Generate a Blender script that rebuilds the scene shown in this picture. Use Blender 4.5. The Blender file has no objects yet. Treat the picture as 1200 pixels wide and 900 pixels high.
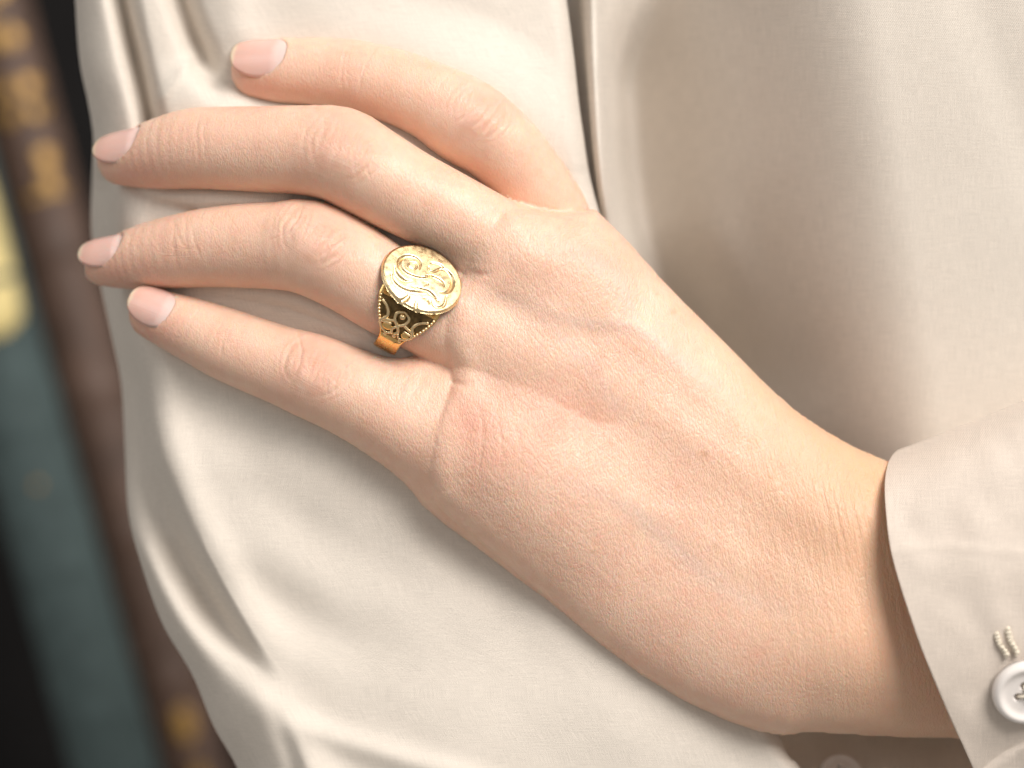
import bpy, bmesh, math, random
import numpy as np
from mathutils import Vector, Matrix

random.seed(4)
rng = np.random.default_rng(4)
S = bpy.context.scene

# ------------------------------------------------------------------ camera, light, exposure
PX = 0.00018            # metres per photo pixel at the hand's plane (hand about 18 cm long)
DIST = 0.62             # camera to hand
DP = DIST / PX
cam_d = bpy.data.cameras.new('camera')
cam_d.sensor_width = 36.0
cam_d.lens = 36.0 * DIST / (1200 * PX)
cam_d.clip_start = 0.01
cam_d.clip_end = 20
cam_d.dof.use_dof = True
cam_d.dof.focus_distance = DIST + 0.003
cam_d.dof.aperture_fstop = 5.0
cam = bpy.data.objects.new('camera', cam_d)
S.collection.objects.link(cam)
cam.location = (0, -DIST, 0)
cam.rotation_euler = (math.radians(90), 0, 0)
S.camera = cam

W = bpy.data.worlds.new('World')
S.world = W
W.use_nodes = True
wn, wl = W.node_tree.nodes, W.node_tree.links
bg = wn['Background']
bg.inputs['Color'].default_value = (1.0, 0.95, 0.88, 1)
bg.inputs['Strength'].default_value = 0.32

def area(name, loc, target, size, power, col, size_y=None):
    l = bpy.data.lights.new(name, 'AREA')
    l.shape = 'RECTANGLE'
    l.size = size
    l.size_y = size_y or size
    l.energy = power
    l.color = col
    o = bpy.data.objects.new(name, l)
    S.collection.objects.link(o)
    o.location = loc
    o.rotation_euler = (Vector(target) - Vector(loc)).to_track_quat('-Z', 'Y').to_euler()
    return o
area('window_light', (0.72, -1.10, 0.98), (0, 0, 0), 0.75, 38, (1.0, 0.965, 0.92), 0.9)
area('far_window_light', (-1.2, -1.0, 0.9), (0, 0, 0), 0.9, 4, (0.97, 0.98, 1.0))  # weak fill lamp added on the left

S.cycles.max_bounces = 7; S.cycles.diffuse_bounces = 3; S.cycles.glossy_bounces = 3
S.cycles.caustics_reflective = False; S.cycles.caustics_refractive = False
S.cycles.use_adaptive_sampling = True; S.cycles.adaptive_threshold = 0.03
S.view_settings.view_transform = 'Standard'
S.view_settings.look = 'None'
S.view_settings.gamma = 1
S.view_settings.exposure = 0.02
S.view_settings.use_curve_mapping = False

# ------------------------------------------------------------------ helpers
def wpx(u, v, d):
    """photo pixel + depth (px behind the hand's plane) -> world coordinates in px units (x, y away, z up)"""
    k = 1.0 + d / DP
    return (u - 600.0) * k, d, (450.0 - v) * k

def at(u, v, d):
    x, y, z = wpx(u, v, d)
    return np.stack(np.broadcast_arrays(np.asarray(x, float), np.asarray(y, float), np.asarray(z, float)), -1) * PX

def mesh_obj(name, verts, faces, mat=None, parent=None, smooth=True, uv=None, attrs=None):
    me = bpy.data.meshes.new(name)
    verts = np.asarray(verts, np.float32)
    if isinstance(faces, np.ndarray) and faces.ndim == 2:
        nf, k = faces.shape
        me.vertices.add(len(verts)); me.vertices.foreach_set('co', verts.ravel())
        me.loops.add(nf * k); me.loops.foreach_set('vertex_index', faces.astype(np.int32).ravel())
        me.polygons.add(nf)
        me.polygons.foreach_set('loop_start', np.arange(0, nf * k, k, dtype=np.int32))
        me.update(calc_edges=True)
    else:
        me.from_pydata([tuple(v) for v in verts], [], faces)
        me.update()
    me.validate()
    if smooth:
        me.polygons.foreach_set('use_smooth', np.ones(len(me.polygons), bool))
    if uv is not None:
        l = me.uv_layers.new(name='UVMap')
        idx = np.empty(len(me.loops), np.int32); me.loops.foreach_get('vertex_index', idx)
        l.data.foreach_set('uv', np.asarray(uv, np.float32)[idx].ravel())
    for k, a in (attrs or {}).items():
        a = np.asarray(a, np.float32)
        if a.ndim == 1:
            t = me.attributes.new(k, 'FLOAT', 'POINT'); t.data.foreach_set('value', a)
        else:
            t = me.attributes.new(k, 'FLOAT_VECTOR', 'POINT'); t.data.foreach_set('vector', a.ravel())
    o = bpy.data.objects.new(name, me)
    S.collection.objects.link(o)
    if mat: me.materials.append(mat)
    if parent: o.parent = parent
    return o

def empty(name, loc=(0, 0, 0)):
    o = bpy.data.objects.new(name, None)
    S.collection.objects.link(o)
    o.location = loc
    o.empty_display_size = 0.01
    return o

def tag(o, label, cat=None, group=None):
    o['label'] = label
    if cat: o['category'] = cat
    if group: o['group'] = group
    return o

def grid_faces(nr, nc, wrap_c=False, wrap_r=False):
    r = np.arange(nr if wrap_r else nr - 1); c = np.arange(nc if wrap_c else nc - 1)
    R, C = np.meshgrid(r, c, indexing='ij')
    R2, C2 = (R + 1) % nr, (C + 1) % nc
    return np.stack([R * nc + C, R * nc + C2, R2 * nc + C2, R2 * nc + C], -1).reshape(-1, 4)

def sstep(x, a, b):
    t = np.clip((x - a) / (b - a), 0, 1)
    return t * t * (3 - 2 * t)

def spline(pts, n):
    """Catmull-Rom through rows of pts"""
    P = np.asarray(pts, float)
    P = np.vstack([2 * P[0] - P[1], P, 2 * P[-1] - P[-2]])
    m = len(P) - 3
    t = np.linspace(0, m - 1e-9, n)
    i = t.astype(int); f = (t - i)[:, None]
    a, b, c, d = P[i], P[i + 1], P[i + 2], P[i + 3]
    return 0.5 * (2 * b + (c - a) * f + (2 * a - 5 * b + 4 * c - d) * f ** 2 + (3 * b - a - 3 * c + d) * f ** 3)

def poly_dist(U, V, pts, n=40, closed=False):
    """distance to a smooth line, signed side (positive on the picture's right of a line running down) and position 0..1 along it"""
    P = spline(pts, n) if n else np.asarray(pts, float)
    if closed: P = np.vstack([P, P[:1]])
    best = np.full(np.shape(U), 1e9); side = np.zeros(np.shape(U)); par = np.zeros(np.shape(U))
    for i in range(len(P) - 1):
        ax, ay = P[i, :2]; bx, by = P[i + 1, :2]
        dx, dy = bx - ax, by - ay
        L2 = dx * dx + dy * dy + 1e-9
        t = np.clip(((U - ax) * dx + (V - ay) * dy) / L2, 0, 1)
        ex, ey = U - ax - t * dx, V - ay - t * dy
        q = np.hypot(ex, ey)
        m = q < best
        best = np.where(m, q, best)
        side = np.where(m, np.sign(dx * (V - ay) - dy * (U - ax)), side)
        par = np.where(m, (i + t) / (len(P) - 1), par)
    return best, -side, par

def smooth_noise(U, V, scale, seed, octaves=2):
    r = np.random.default_rng(seed)
    out = np.zeros(np.shape(U))
    amp = 1.0
    for o in range(octaves):
        for _ in range(5):
            a = r.uniform(0, 2 * math.pi); k = r.uniform(0.6, 1.4) * 2 * math.pi / scale
            out += amp * np.sin(U * math.cos(a) * k + V * math.sin(a) * k + r.uniform(0, 6.28)) / 5
        amp *= 0.5; scale *= 0.5
    return out

# ------------------------------------------------------------------ materials
def new_mat(name):
    m = bpy.data.materials.new(name)
    m.use_nodes = True
    nt = m.node_tree
    return m, nt.nodes, nt.links, nt.nodes['Principled BSDF']

def N(nodes, kind, **kw):
    n = nodes.new(kind)
    for k, v in kw.items():
        if k.startswith('i_'):
            key = k[2:]
            n.inputs[int(key) if key.isdigit() else key].default_value = v
        else:
            setattr(n, k, v)
    return n

def ramp(nodes, stops):
    r = nodes.new('ShaderNodeValToRGB')
    e = r.color_ramp.elements
    while len(e) > 1: e.remove(e[-1])
    e[0].position = stops[0][0]; e[0].color = stops[0][1]
    for p, c in stops[1:]:
        x = e.new(p); x.color = c
    return r

def math_n(nodes, links, op, a, b=None, clamp=False):
    n = nodes.new('ShaderNodeMath'); n.operation = op; n.use_clamp = clamp
    for i, x in enumerate((a, b)):
        if x is None: continue
        if isinstance(x, (int, float)): n.inputs[i].default_value = x
        else: links.new(x, n.inputs[i])
    return n.outputs[0]

def mix_col(nodes, links, fac, a, b, blend='MIX'):
    n = nodes.new('ShaderNodeMix'); n.data_type = 'RGBA'; n.blend_type = blend
    for sock, x in ((n.inputs[0], fac), (n.inputs[6], a), (n.inputs[7], b)):
        if isinstance(x, (int, float)): sock.default_value = x
        elif isinstance(x, tuple): sock.default_value = x
        else: links.new(x, sock)
    return n.outputs[2]

def mat_fabric(name, base, sheen=0.1):
    m, n, l, b = new_mat(name)
    uv = N(n, 'ShaderNodeUVMap')
    mp = N(n, 'ShaderNodeMapping'); l.new(uv.outputs[0], mp.inputs[0])
    # soft mottling of the dye
    no = N(n, 'ShaderNodeTexNoise', i_Scale=0.012, i_Detail=4.0); l.new(mp.outputs[0], no.inputs['Vector'])
    dark = tuple(c * 0.93 for c in base[:3]) + (1,)
    c1 = mix_col(n, l, no.outputs['Fac'], dark, base)
    # twill weave: fine diagonal ribs, threads uneven
    w1 = N(n, 'ShaderNodeTexWave', i_Scale=0.16, i_Distortion=1.6, i_Detail=1.0)
    w1.inputs['Detail Scale'].default_value = 0.4
    mp2 = N(n, 'ShaderNodeMapping'); mp2.inputs['Rotation'].default_value = (0, 0, math.radians(28)); l.new(uv.outputs[0], mp2.inputs[0]); l.new(mp2.outputs[0], w1.inputs['Vector'])
    mp3 = N(n, 'ShaderNodeMapping'); mp3.inputs['Scale'].default_value = (0.8, 0.04, 1); l.new(uv.outputs[0], mp3.inputs[0])
    n2 = N(n, 'ShaderNodeTexNoise', i_Scale=1.0, i_Detail=2.0); l.new(mp3.outputs[0], n2.inputs['Vector'])
    mp4 = N(n, 'ShaderNodeMapping'); mp4.inputs['Scale'].default_value = (0.04, 0.8, 1); l.new(uv.outputs[0], mp4.inputs[0])
    n3 = N(n, 'ShaderNodeTexNoise', i_Scale=1.0, i_Detail=2.0); l.new(mp4.outputs[0], n3.inputs['Vector'])
    n4 = N(n, 'ShaderNodeTexNoise', i_Scale=0.7, i_Detail=2.0); l.new(uv.outputs[0], n4.inputs['Vector'])
    th = math_n(n, l, 'ADD', n2.outputs['Fac'], n3.outputs['Fac'])
    th = math_n(n, l, 'ADD', th, math_n(n, l, 'MULTIPLY', w1.outputs['Fac'], 0.5))
    th = math_n(n, l, 'ADD', th, n4.outputs['Fac'])
    f = math_n(n, l, 'MULTIPLY', th, 0.24)
    hsv = N(n, 'ShaderNodeHueSaturation'); l.new(c1, hsv.inputs['Color'])
    l.new(math_n(n, l, 'ADD', f, 0.57), hsv.inputs['Value'])
    l.new(hsv.outputs[0], b.inputs['Base Color'])
    bp = N(n, 'ShaderNodeBump', i_Strength=0.4, i_Distance=0.00012); l.new(th, bp.inputs['Height'])
    l.new(bp.outputs[0], b.inputs['Normal'])
    b.inputs['Roughness'].default_value = 0.78
    b.inputs['Specular IOR Level'].default_value = 0.3
    b.inputs['Sheen Weight'].default_value = sheen
    b.inputs['Sheen Roughness'].default_value = 0.4
    return m

def mat_plain(name, col, rough=0.5, metal=0.0, spec=0.5, noise=0.0, nscale=300.0, bump=0.0):
    m, n, l, b = new_mat(name)
    tc = N(n, 'ShaderNodeTexCoord')
    no = N(n, 'ShaderNodeTexNoise', i_Scale=nscale, i_Detail=5.0)
    l.new(tc.outputs['Object'], no.inputs['Vector'])
    dk = tuple(max(0, c * (1 - noise)) for c in col[:3]) + (1,)
    lt = tuple(min(1, c * (1 + noise * 0.6)) for c in col[:3]) + (1,)
    r = ramp(n, [(0.3, dk), (0.7, lt)])
    l.new(no.outputs['Fac'], r.inputs[0]); l.new(r.outputs[0], b.inputs['Base Color'])
    b.inputs['Roughness'].default_value = rough
    b.inputs['Metallic'].default_value = metal
    b.inputs['Specular IOR Level'].default_value = spec
    if bump:
        bp = N(n, 'ShaderNodeBump', i_Strength=bump, i_Distance=0.0005); l.new(no.outputs['Fac'], bp.inputs['Height']); l.new(bp.outputs[0], b.inputs['Normal'])
    return m

def mat_skin():
    m, n, l, b = new_mat('skin')
    tc = N(n, 'ShaderNodeTexCoord')
    P = tc.outputs['Object']
    def attr(nm):
        a = N(n, 'ShaderNodeAttribute'); a.attribute_name = nm; return a
    red, warm_shade, fre = attr('red'), attr('tan'), attr('freckle')
    kn, wr, dorsal = attr('knuckle'), attr('wrist'), attr('lines')
    # colour
    n1 = N(n, 'ShaderNodeTexNoise', i_Scale=95.0, i_Detail=6.0, i_Roughness=0.68); l.new(P, n1.inputs['Vector'])
    n2 = N(n, 'ShaderNodeTexNoise', i_Scale=420.0, i_Detail=3.0); l.new(P, n2.inputs['Vector'])
    r1 = ramp(n, [(0.22, (0, 0, 0, 1)), (0.80, (1, 1, 1, 1))]); l.new(n1.outputs['Fac'], r1.inputs[0])
    c = mix_col(n, l, r1.outputs[0], (0.835, 0.585, 0.44, 1), (0.755, 0.44, 0.32, 1))
    r2 = ramp(n, [(0.35, (0, 0, 0, 1)), (0.75, (1, 1, 1, 1))]); l.new(n2.outputs['Fac'], r2.inputs[0])
    c = mix_col(n, l, math_n(n, l, 'MULTIPLY', r2.outputs[0], 0.22), c, (0.87, 0.68, 0.55, 1))
    c = mix_col(n, l, warm_shade.outputs['Fac'], c, (0.70, 0.42, 0.25, 1))
    rf = math_n(n, l, 'MULTIPLY', red.outputs['Fac'], math_n(n, l, 'ADD', n1.outputs['Fac'], 0.45), True)
    c = mix_col(n, l, rf, c, (0.72, 0.34, 0.25, 1))
    vein = attr('vein')
    c = mix_col(n, l, vein.outputs['Fac'], c, (0.60, 0.48, 0.44, 1))
    c = mix_col(n, l, fre.outputs['Fac'], c, (0.50, 0.24, 0.11, 1))
    l.new(c, b.inputs['Base Color'])
    # relief: fine skin cells
    def vor(scale, vec=None, rnd=1.0):
        v = N(n, 'ShaderNodeTexVoronoi', feature='DISTANCE_TO_EDGE', i_Scale=scale)
        v.inputs['Randomness'].default_value = rnd
        l.new(vec or P, v.inputs['Vector'])
        return v.outputs['Distance']
    dn = N(n, 'ShaderNodeTexNoise', i_Scale=300.0, i_Detail=3.0); l.new(P, dn.inputs['Vector'])
    add = N(n, 'ShaderNodeVectorMath', operation='MULTIPLY_ADD')
    l.new(dn.outputs['Color'], add.inputs[0]); add.inputs[1].default_value = (0.0016,) * 3; l.new(P, add.inputs[2])
    PD = add.outputs[0]
    mpv = N(n, 'ShaderNodeMapping'); mpv.inputs['Rotation'].default_value = (0, math.radians(35), 0); mpv.inputs['Scale'].default_value = (1.7, 1, 0.6)
    l.new(PD, mpv.inputs[0])
    cells = math_n(n, l, 'MINIMUM', math_n(n, l, 'MULTIPLY', vor(1050.0, mpv.outputs[0]), 4.0), 1.0)
    cells2 = math_n(n, l, 'MINIMUM', math_n(n, l, 'MULTIPLY', vor(2100.0, PD), 3.0), 1.0)
    h = math_n(n, l, 'ADD', math_n(n, l, 'MULTIPLY', cells, math_n(n, l, 'MULTIPLY_ADD', dorsal.outputs['Fac'], 0.5)), math_n(n, l, 'MULTIPLY', cells2, 0.25))
    # knuckle folds: attribute vector = (along finger, across finger, mask), mm units
    sx = N(n, 'ShaderNodeSeparateXYZ'); l.new(kn.outputs['Vector'], sx.inputs[0])
    cb = N(n, 'ShaderNodeCombineXYZ')
    cur = math_n(n, l, 'MULTIPLY', math_n(n, l, 'MULTIPLY', sx.outputs[1], sx.outputs[1]), math_n(n, l, 'MULTIPLY', sx.outputs[0], -0.012))
    l.new(math_n(n, l, 'MULTIPLY', math_n(n, l, 'ADD', sx.outputs[0], cur), 0.95), cb.inputs[0])
    l.new(math_n(n, l, 'MULTIPLY', sx.outputs[1], 0.16), cb.inputs[1])
    kb = N(n, 'ShaderNodeTexNoise', i_Scale=1.0, i_Detail=2.5, i_Roughness=0.55, i_Distortion=0.5); l.new(cb.outputs[0], kb.inputs['Vector'])
    kr = math_n(n, l, 'ABSOLUTE', math_n(n, l, 'SUBTRACT', kb.outputs['Fac'], 0.5))
    kr = math_n(n, l, 'MINIMUM', math_n(n, l, 'MULTIPLY', kr, 9.0), 1.0)
    kg = math_n(n, l, 'MULTIPLY', math_n(n, l, 'SUBTRACT', kr, 1.0), math_n(n, l, 'MULTIPLY', sx.outputs[2], 1.2))
    # wrist folds: (along arm, across arm, mask)
    sw = N(n, 'ShaderNodeSeparateXYZ'); l.new(wr.outputs['Vector'], sw.inputs[0])
    cw = N(n, 'ShaderNodeCombineXYZ')
    l.new(math_n(n, l, 'MULTIPLY', sw.outputs[0], 0.62), cw.inputs[0]); l.new(math_n(n, l, 'MULTIPLY', sw.outputs[1], 0.032), cw.inputs[1])
    wb = N(n, 'ShaderNodeTexNoise', i_Scale=1.0, i_Detail=3.0, i_Roughness=0.6, i_Distortion=0.35); l.new(cw.outputs[0], wb.inputs['Vector'])
    wg0 = math_n(n, l, 'ABSOLUTE', math_n(n, l, 'SUBTRACT', wb.outputs['Fac'], 0.5))
    wg0 = math_n(n, l, 'MINIMUM', math_n(n, l, 'MULTIPLY', wg0, 7.0), 1.0)
    wg = math_n(n, l, 'MULTIPLY', math_n(n, l, 'SUBTRACT', wg0, 1.0), math_n(n, l, 'MULTIPLY', sw.outputs[2], 1.5))
    h = math_n(n, l, 'ADD', h, math_n(n, l, 'ADD', kg, wg))
    # crossing hair-fine lines over the back of the hand
    for rot, sc, am in ((-14, (1000.0, 500.0, 210.0), 1.0), (38, (820.0, 500.0, 190.0), 0.8), (-62, (780.0, 500.0, 190.0), 0.6)):
        mr = N(n, 'ShaderNodeMapping'); mr.inputs['Rotation'].default_value = (0, math.radians(rot), 0); l.new(P, mr.inputs[0])
        ms = N(n, 'ShaderNodeMapping'); ms.inputs['Scale'].default_value = sc; l.new(mr.outputs[0], ms.inputs[0])
        nf_ = N(n, 'ShaderNodeTexNoise', i_Scale=1.0, i_Detail=2.0, i_Roughness=0.5, i_Distortion=0.4); l.new(ms.outputs[0], nf_.inputs['Vector'])
        rd = math_n(n, l, 'MINIMUM', math_n(n, l, 'MULTIPLY', math_n(n, l, 'ABSOLUTE', math_n(n, l, 'SUBTRACT', nf_.outputs['Fac'], 0.5)), 9.0), 1.0)
        h = math_n(n, l, 'ADD', h, math_n(n, l, 'MULTIPLY', math_n(n, l, 'MULTIPLY', rd, am), dorsal.outputs['Fac']))
    nb = N(n, 'ShaderNodeTexNoise', i_Scale=160.0, i_Detail=4.0); l.new(P, nb.inputs['Vector'])
    h = math_n(n, l, 'ADD', h, math_n(n, l, 'MULTIPLY', nb.outputs['Fac'], 0.8))
    bp = N(n, 'ShaderNodeBump', i_Strength=0.40, i_Distance=0.00015); l.new(h, bp.inputs['Height'])
    l.new(bp.outputs[0], b.inputs['Normal'])
    b.inputs['Roughness'].default_value = 0.42
    b.inputs['Specular IOR Level'].default_value = 0.5
    b.inputs['Subsurface Weight'].default_value = 0.6
    b.inputs['Subsurface Radius'].default_value = (1.0, 0.38, 0.22)
    b.inputs['Subsurface Scale'].default_value = 0.0014
    return m

def mat_nail():
    m, n, l, b = new_mat('nail')
    a = N(n, 'ShaderNodeAttribute'); a.attribute_name = 'along'
    tc = N(n, 'ShaderNodeTexCoord')
    no = N(n, 'ShaderNodeTexNoise', i_Scale=500.0, i_Detail=3.0); l.new(tc.outputs['Object'], no.inputs['Vector'])
    r = ramp(n, [(0.0, (0.76, 0.57, 0.53, 1)), (0.2, (0.77, 0.55, 0.50, 1)), (0.32, (0.75, 0.48, 0.42, 1)), (0.88, (0.74, 0.45, 0.37, 1)), (0.93, (0.78, 0.58, 0.43, 1)), (1.0, (0.80, 0.66, 0.50, 1))])
    l.new(math_n(n, l, 'ADD', a.outputs['Fac'], math_n(n, l, 'MULTIPLY', math_n(n, l, 'SUBTRACT', no.outputs['Fac'], 0.5), 0.08)), r.inputs[0])
    l.new(r.outputs[0], b.inputs['Base Color'])
    rg = N(n, 'ShaderNodeAttribute'); rg.attribute_name = 'across'
    wv = N(n, 'ShaderNodeTexNoise', i_Scale=1.0, i_Detail=1.0); wv.noise_dimensions = '1D'; l.new(math_n(n, l, 'MULTIPLY', rg.outputs['Fac'], 9.0), wv.inputs['W'])
    bp = N(n, 'ShaderNodeBump', i_Strength=0.25, i_Distance=0.0001); l.new(wv.outputs['Fac'], bp.inputs['Height']); l.new(bp.outputs[0], b.inputs['Normal'])
    b.inputs['Roughness'].default_value = 0.24
    b.inputs['Specular IOR Level'].default_value = 0.5
    b.inputs['Subsurface Weight'].default_value = 0.4
    b.inputs['Subsurface Radius'].default_value = (1.0, 0.4, 0.3)
    b.inputs['Subsurface Scale'].default_value = 0.001
    return m

def mat_gold(name, col, rough, aged=0.0):
    m, n, l, b = new_mat(name)
    tc = N(n, 'ShaderNodeTexCoord')
    no = N(n, 'ShaderNodeTexNoise', i_Scale=900.0, i_Detail=4.0); l.new(tc.outputs['Object'], no.inputs['Vector'])
    c2 = tuple(x * (1 - aged) for x in col[:3]) + (1,)
    r = ramp(n, [(0.35, c2), (0.62, col)]); l.new(no.outputs['Fac'], r.inputs[0])
    l.new(r.outputs[0], b.inputs['Base Color'])
    rr = ramp(n, [(0.3, (rough * 0.7,) * 3 + (1,)), (0.7, (rough * 1.3,) * 3 + (1,))]); l.new(no.outputs['Fac'], rr.inputs[0])
    l.new(rr.outputs[0], b.inputs['Roughness'])
    b.inputs['Metallic'].default_value = 1.0
    bp = N(n, 'ShaderNodeBump', i_Strength=0.06, i_Distance=0.0001); l.new(no.outputs['Fac'], bp.inputs['Height']); l.new(bp.outputs[0], b.inputs['Normal'])
    return m

M_SLEEVE = mat_fabric('cream_satin', (0.705, 0.635, 0.56, 1))
M_CUFF = mat_fabric('cream_cuff', (0.705, 0.61, 0.53, 1))
M_SKIN = mat_skin()
M_NAIL = mat_nail()
M_GOLD = mat_gold('polished_gold', (0.95, 0.73, 0.42, 1), 0.30, 0.03)
M_GOLD2 = mat_gold('band_gold', (0.95, 0.62, 0.24, 1), 0.25, 0.12)
M_AGED = mat_gold('blackened_gold', (0.26, 0.17, 0.075, 1), 0.45, 0.6)
M_BUTTON = mat_plain('pearl_button', (0.85, 0.79, 0.75, 1), 0.22, 0, 0.55, 0.05, 120)
M_THREAD = mat_plain('cream_thread', (0.74, 0.66, 0.54, 1), 0.7, 0, 0.3, 0.15, 4000)
M_BACK = mat_plain('dark_shelf', (0.006, 0.005, 0.005, 1), 0.8, 0, 0.2, 0.3, 20)
M_BROWN = mat_plain('brown_leather', (0.105, 0.062, 0.045, 1), 0.55, 0, 0.4, 0.35, 90, 0.4)
M_TEAL = mat_plain('teal_cloth', (0.060, 0.085, 0.085, 1), 0.75, 0, 0.3, 0.25, 140, 0.4)
M_GILT = mat_plain('gilt_tooling', (0.46, 0.26, 0.07, 1), 0.45, 0.3, 0.5, 0.75, 420)
M_LABEL = mat_plain('yellow_label', (0.75, 0.60, 0.26, 1), 0.55, 0, 0.4, 0.12, 120)
M_PAPER = mat_plain('page_edges', (0.45, 0.36, 0.24, 1), 0.8, 0, 0.2, 0.2, 400)

# ------------------------------------------------------------------ background: shelf back and two leaning books
back = mesh_obj('shelf_back', at(np.array([-900., 1900, 1900, -900]), np.array([1500., 1500, -700, -700]), 3200.), [(0, 1, 2, 3)], M_BACK, smooth=False)
back['kind'] = 'structure'

def book(name_label, line_a, line_b, depth, mats, thick, ornaments, label_patch=None):
    """spine centre line runs line_a -> line_b (photo pixels); width thick in px at that depth; body runs away from the camera"""
    a, b_ = at(line_a[0], line_a[1], depth), at(line_b[0], line_b[1], depth)
    ax = Vector(b_ - a); L = ax.length; ax.normalize()
    y = Vector((-0.15, 1, 0)); y = (y - ax * y.dot(ax)).normalized()
    sd = y.cross(ax).normalized()
    root = empty('book', Vector(a))
    root.rotation_euler = Matrix((sd, y, ax)).transposed().to_euler()
    w = thick * PX * (1 + depth / DP) / 2
    dep = 0.13
    # spine: rounded back with hollowed joints and raised bands
    nphi, nl = 25, 120
    ph = np.linspace(-1, 1, nphi)
    zz = np.linspace(0, L, nl)
    P, Z = np.meshgrid(ph, zz)
    bands = np.zeros_like(Z)
    for q in np.linspace(0.08, 0.92, 7): bands += 0.0014 * np.exp(-((Z - q * L) / 0.0022) ** 2)
    X = P * w; Y = -(1 - np.abs(P) ** 2.4) * w * 0.55 - bands * (1 - P ** 4)
    mesh_obj('spine', np.stack([X, Y, Z], -1).reshape(-1, 3), grid_faces(nl, nphi), mats[0], root)
    def box(nm, x0, x1, y0, y1, z0, z1, mat):
        bm = bmesh.new(); bmesh.ops.create_cube(bm, size=1)
        for v in bm.verts: v.co = Vector((x0 if v.co.x < 0 else x1, y0 if v.co.y < 0 else y1, z0 if v.co.z < 0 else z1))
        bmesh.ops.bevel(bm, geom=list(bm.edges), offset=0.0006, segments=2, affect='EDGES')
        me = bpy.data.meshes.new(nm); bm.to_mesh(me); bm.free(); me.materials.append(mat)
        o = bpy.data.objects.new(nm, me); S.collection.objects.link(o); o.parent = root; return o
    box('cover_board', -w, -w + 0.0025, 0.0005, dep, 0, L, mats[0])
    box('cover_board', w - 0.0025, w, 0.0005, dep, 0, L, mats[0])
    box('page_block', -w + 0.003, w - 0.003, 0.002, dep - 0.004, 0.003, L - 0.003, M_PAPER)
    def patch(nm, p0, p1, z0, z1, mat, lift=0.0006, rnd=0.0):
        n1, n2 = 9, 12
        Pq, Zq = np.meshgrid(np.linspace(p0, p1, n1), np.linspace(z0, z1, n2))
        if rnd:
            cz, hz, cp, hp = (z0 + z1) / 2, (z1 - z0) / 2, (p0 + p1) / 2, (p1 - p0) / 2
            A, B = (Pq - cp) / hp, (Zq - cz) / hz
            Pq = cp + hp * A * np.sqrt(1 - rnd * B * B / 2); Zq = cz + hz * B * np.sqrt(1 - rnd * A * A / 2)
        Xq = Pq * w; Yq = -(1 - np.abs(Pq) ** 2.4) * w * 0.55 - lift
        o = mesh_obj(nm, np.stack([Xq, Yq, Zq], -1).reshape(-1, 3), grid_faces(n2, n1), mat, root)
        md = o.modifiers.new('thick', 'SOLIDIFY'); md.thickness = 0.0004; md.offset = 0
        return o
    for (p0, p1, f0, f1) in ornaments: patch('gilt_ornament', p0, p1, f0 * L, f1 * L, M_GILT, rnd=1.0)
    if label_patch: patch('spine_label', *[label_patch[0], label_patch[1], label_patch[2] * L, label_patch[3] * L], M_LABEL, rnd=0.5)
    tag(root, name_label, 'book', 'old books on the dark shelf')
    return root

orn = []
for i, f in enumerate(np.linspace(0.70, 0.985, 13)):
    for p in ((-0.55, 0.0), (0.02, 0.6)):
        j = rng.uniform(-0.1, 0.1); k = rng.uniform(0.006, 0.0115)
        if rng.uniform() < 0.85: orn.append((p[0] + j, p[1] + j, f - k, f + k))
orn += [(-0.25, 0.35, 0.16, 0.195), (-0.1, 0.3, 0.10, 0.14), (-0.7, 0.7, 0.688, 0.694)]
book('brown leather book with gold tooled spine leaning beside the blouse sleeve', (269, 1060), (-46, -140), 1750., (M_BROWN,), 84, orn)
book('grey-teal cloth book with pale yellow spine label beside the brown book', (190, 1100), (-138, -100), 1600., (M_TEAL,), 100, [(-0.1, 0.1, 0.44, 0.446)], (-0.75, 0.8, 0.585, 0.80))

# ------------------------------------------------------------------ the person
person = empty('person', at(650., 450., 120.))
tag(person, 'person in a cream blouse, left hand laid across the other upper arm', 'person')
def child(o, p=None):
    p = p or person
    o.parent = p
    if p.parent is None: o.matrix_parent_inverse = Matrix.Translation(-p.location)   # mesh parents sit at the origin
    return o

# ---- hand: implicit surface in px units (x, y away, z up), then surface nets
H = 2.5
X0, X1, Y0, Y1, Z0, Z1 = -520., 720., -85., 235., -445., 440.
gx, gy, gz = np.arange(X0, X1, H, dtype=np.float32), np.arange(Y0, Y1, H, dtype=np.float32), np.arange(Z0, Z1, H, dtype=np.float32)
nx, ny, nz = len(gx), len(gy), len(gz)

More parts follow.
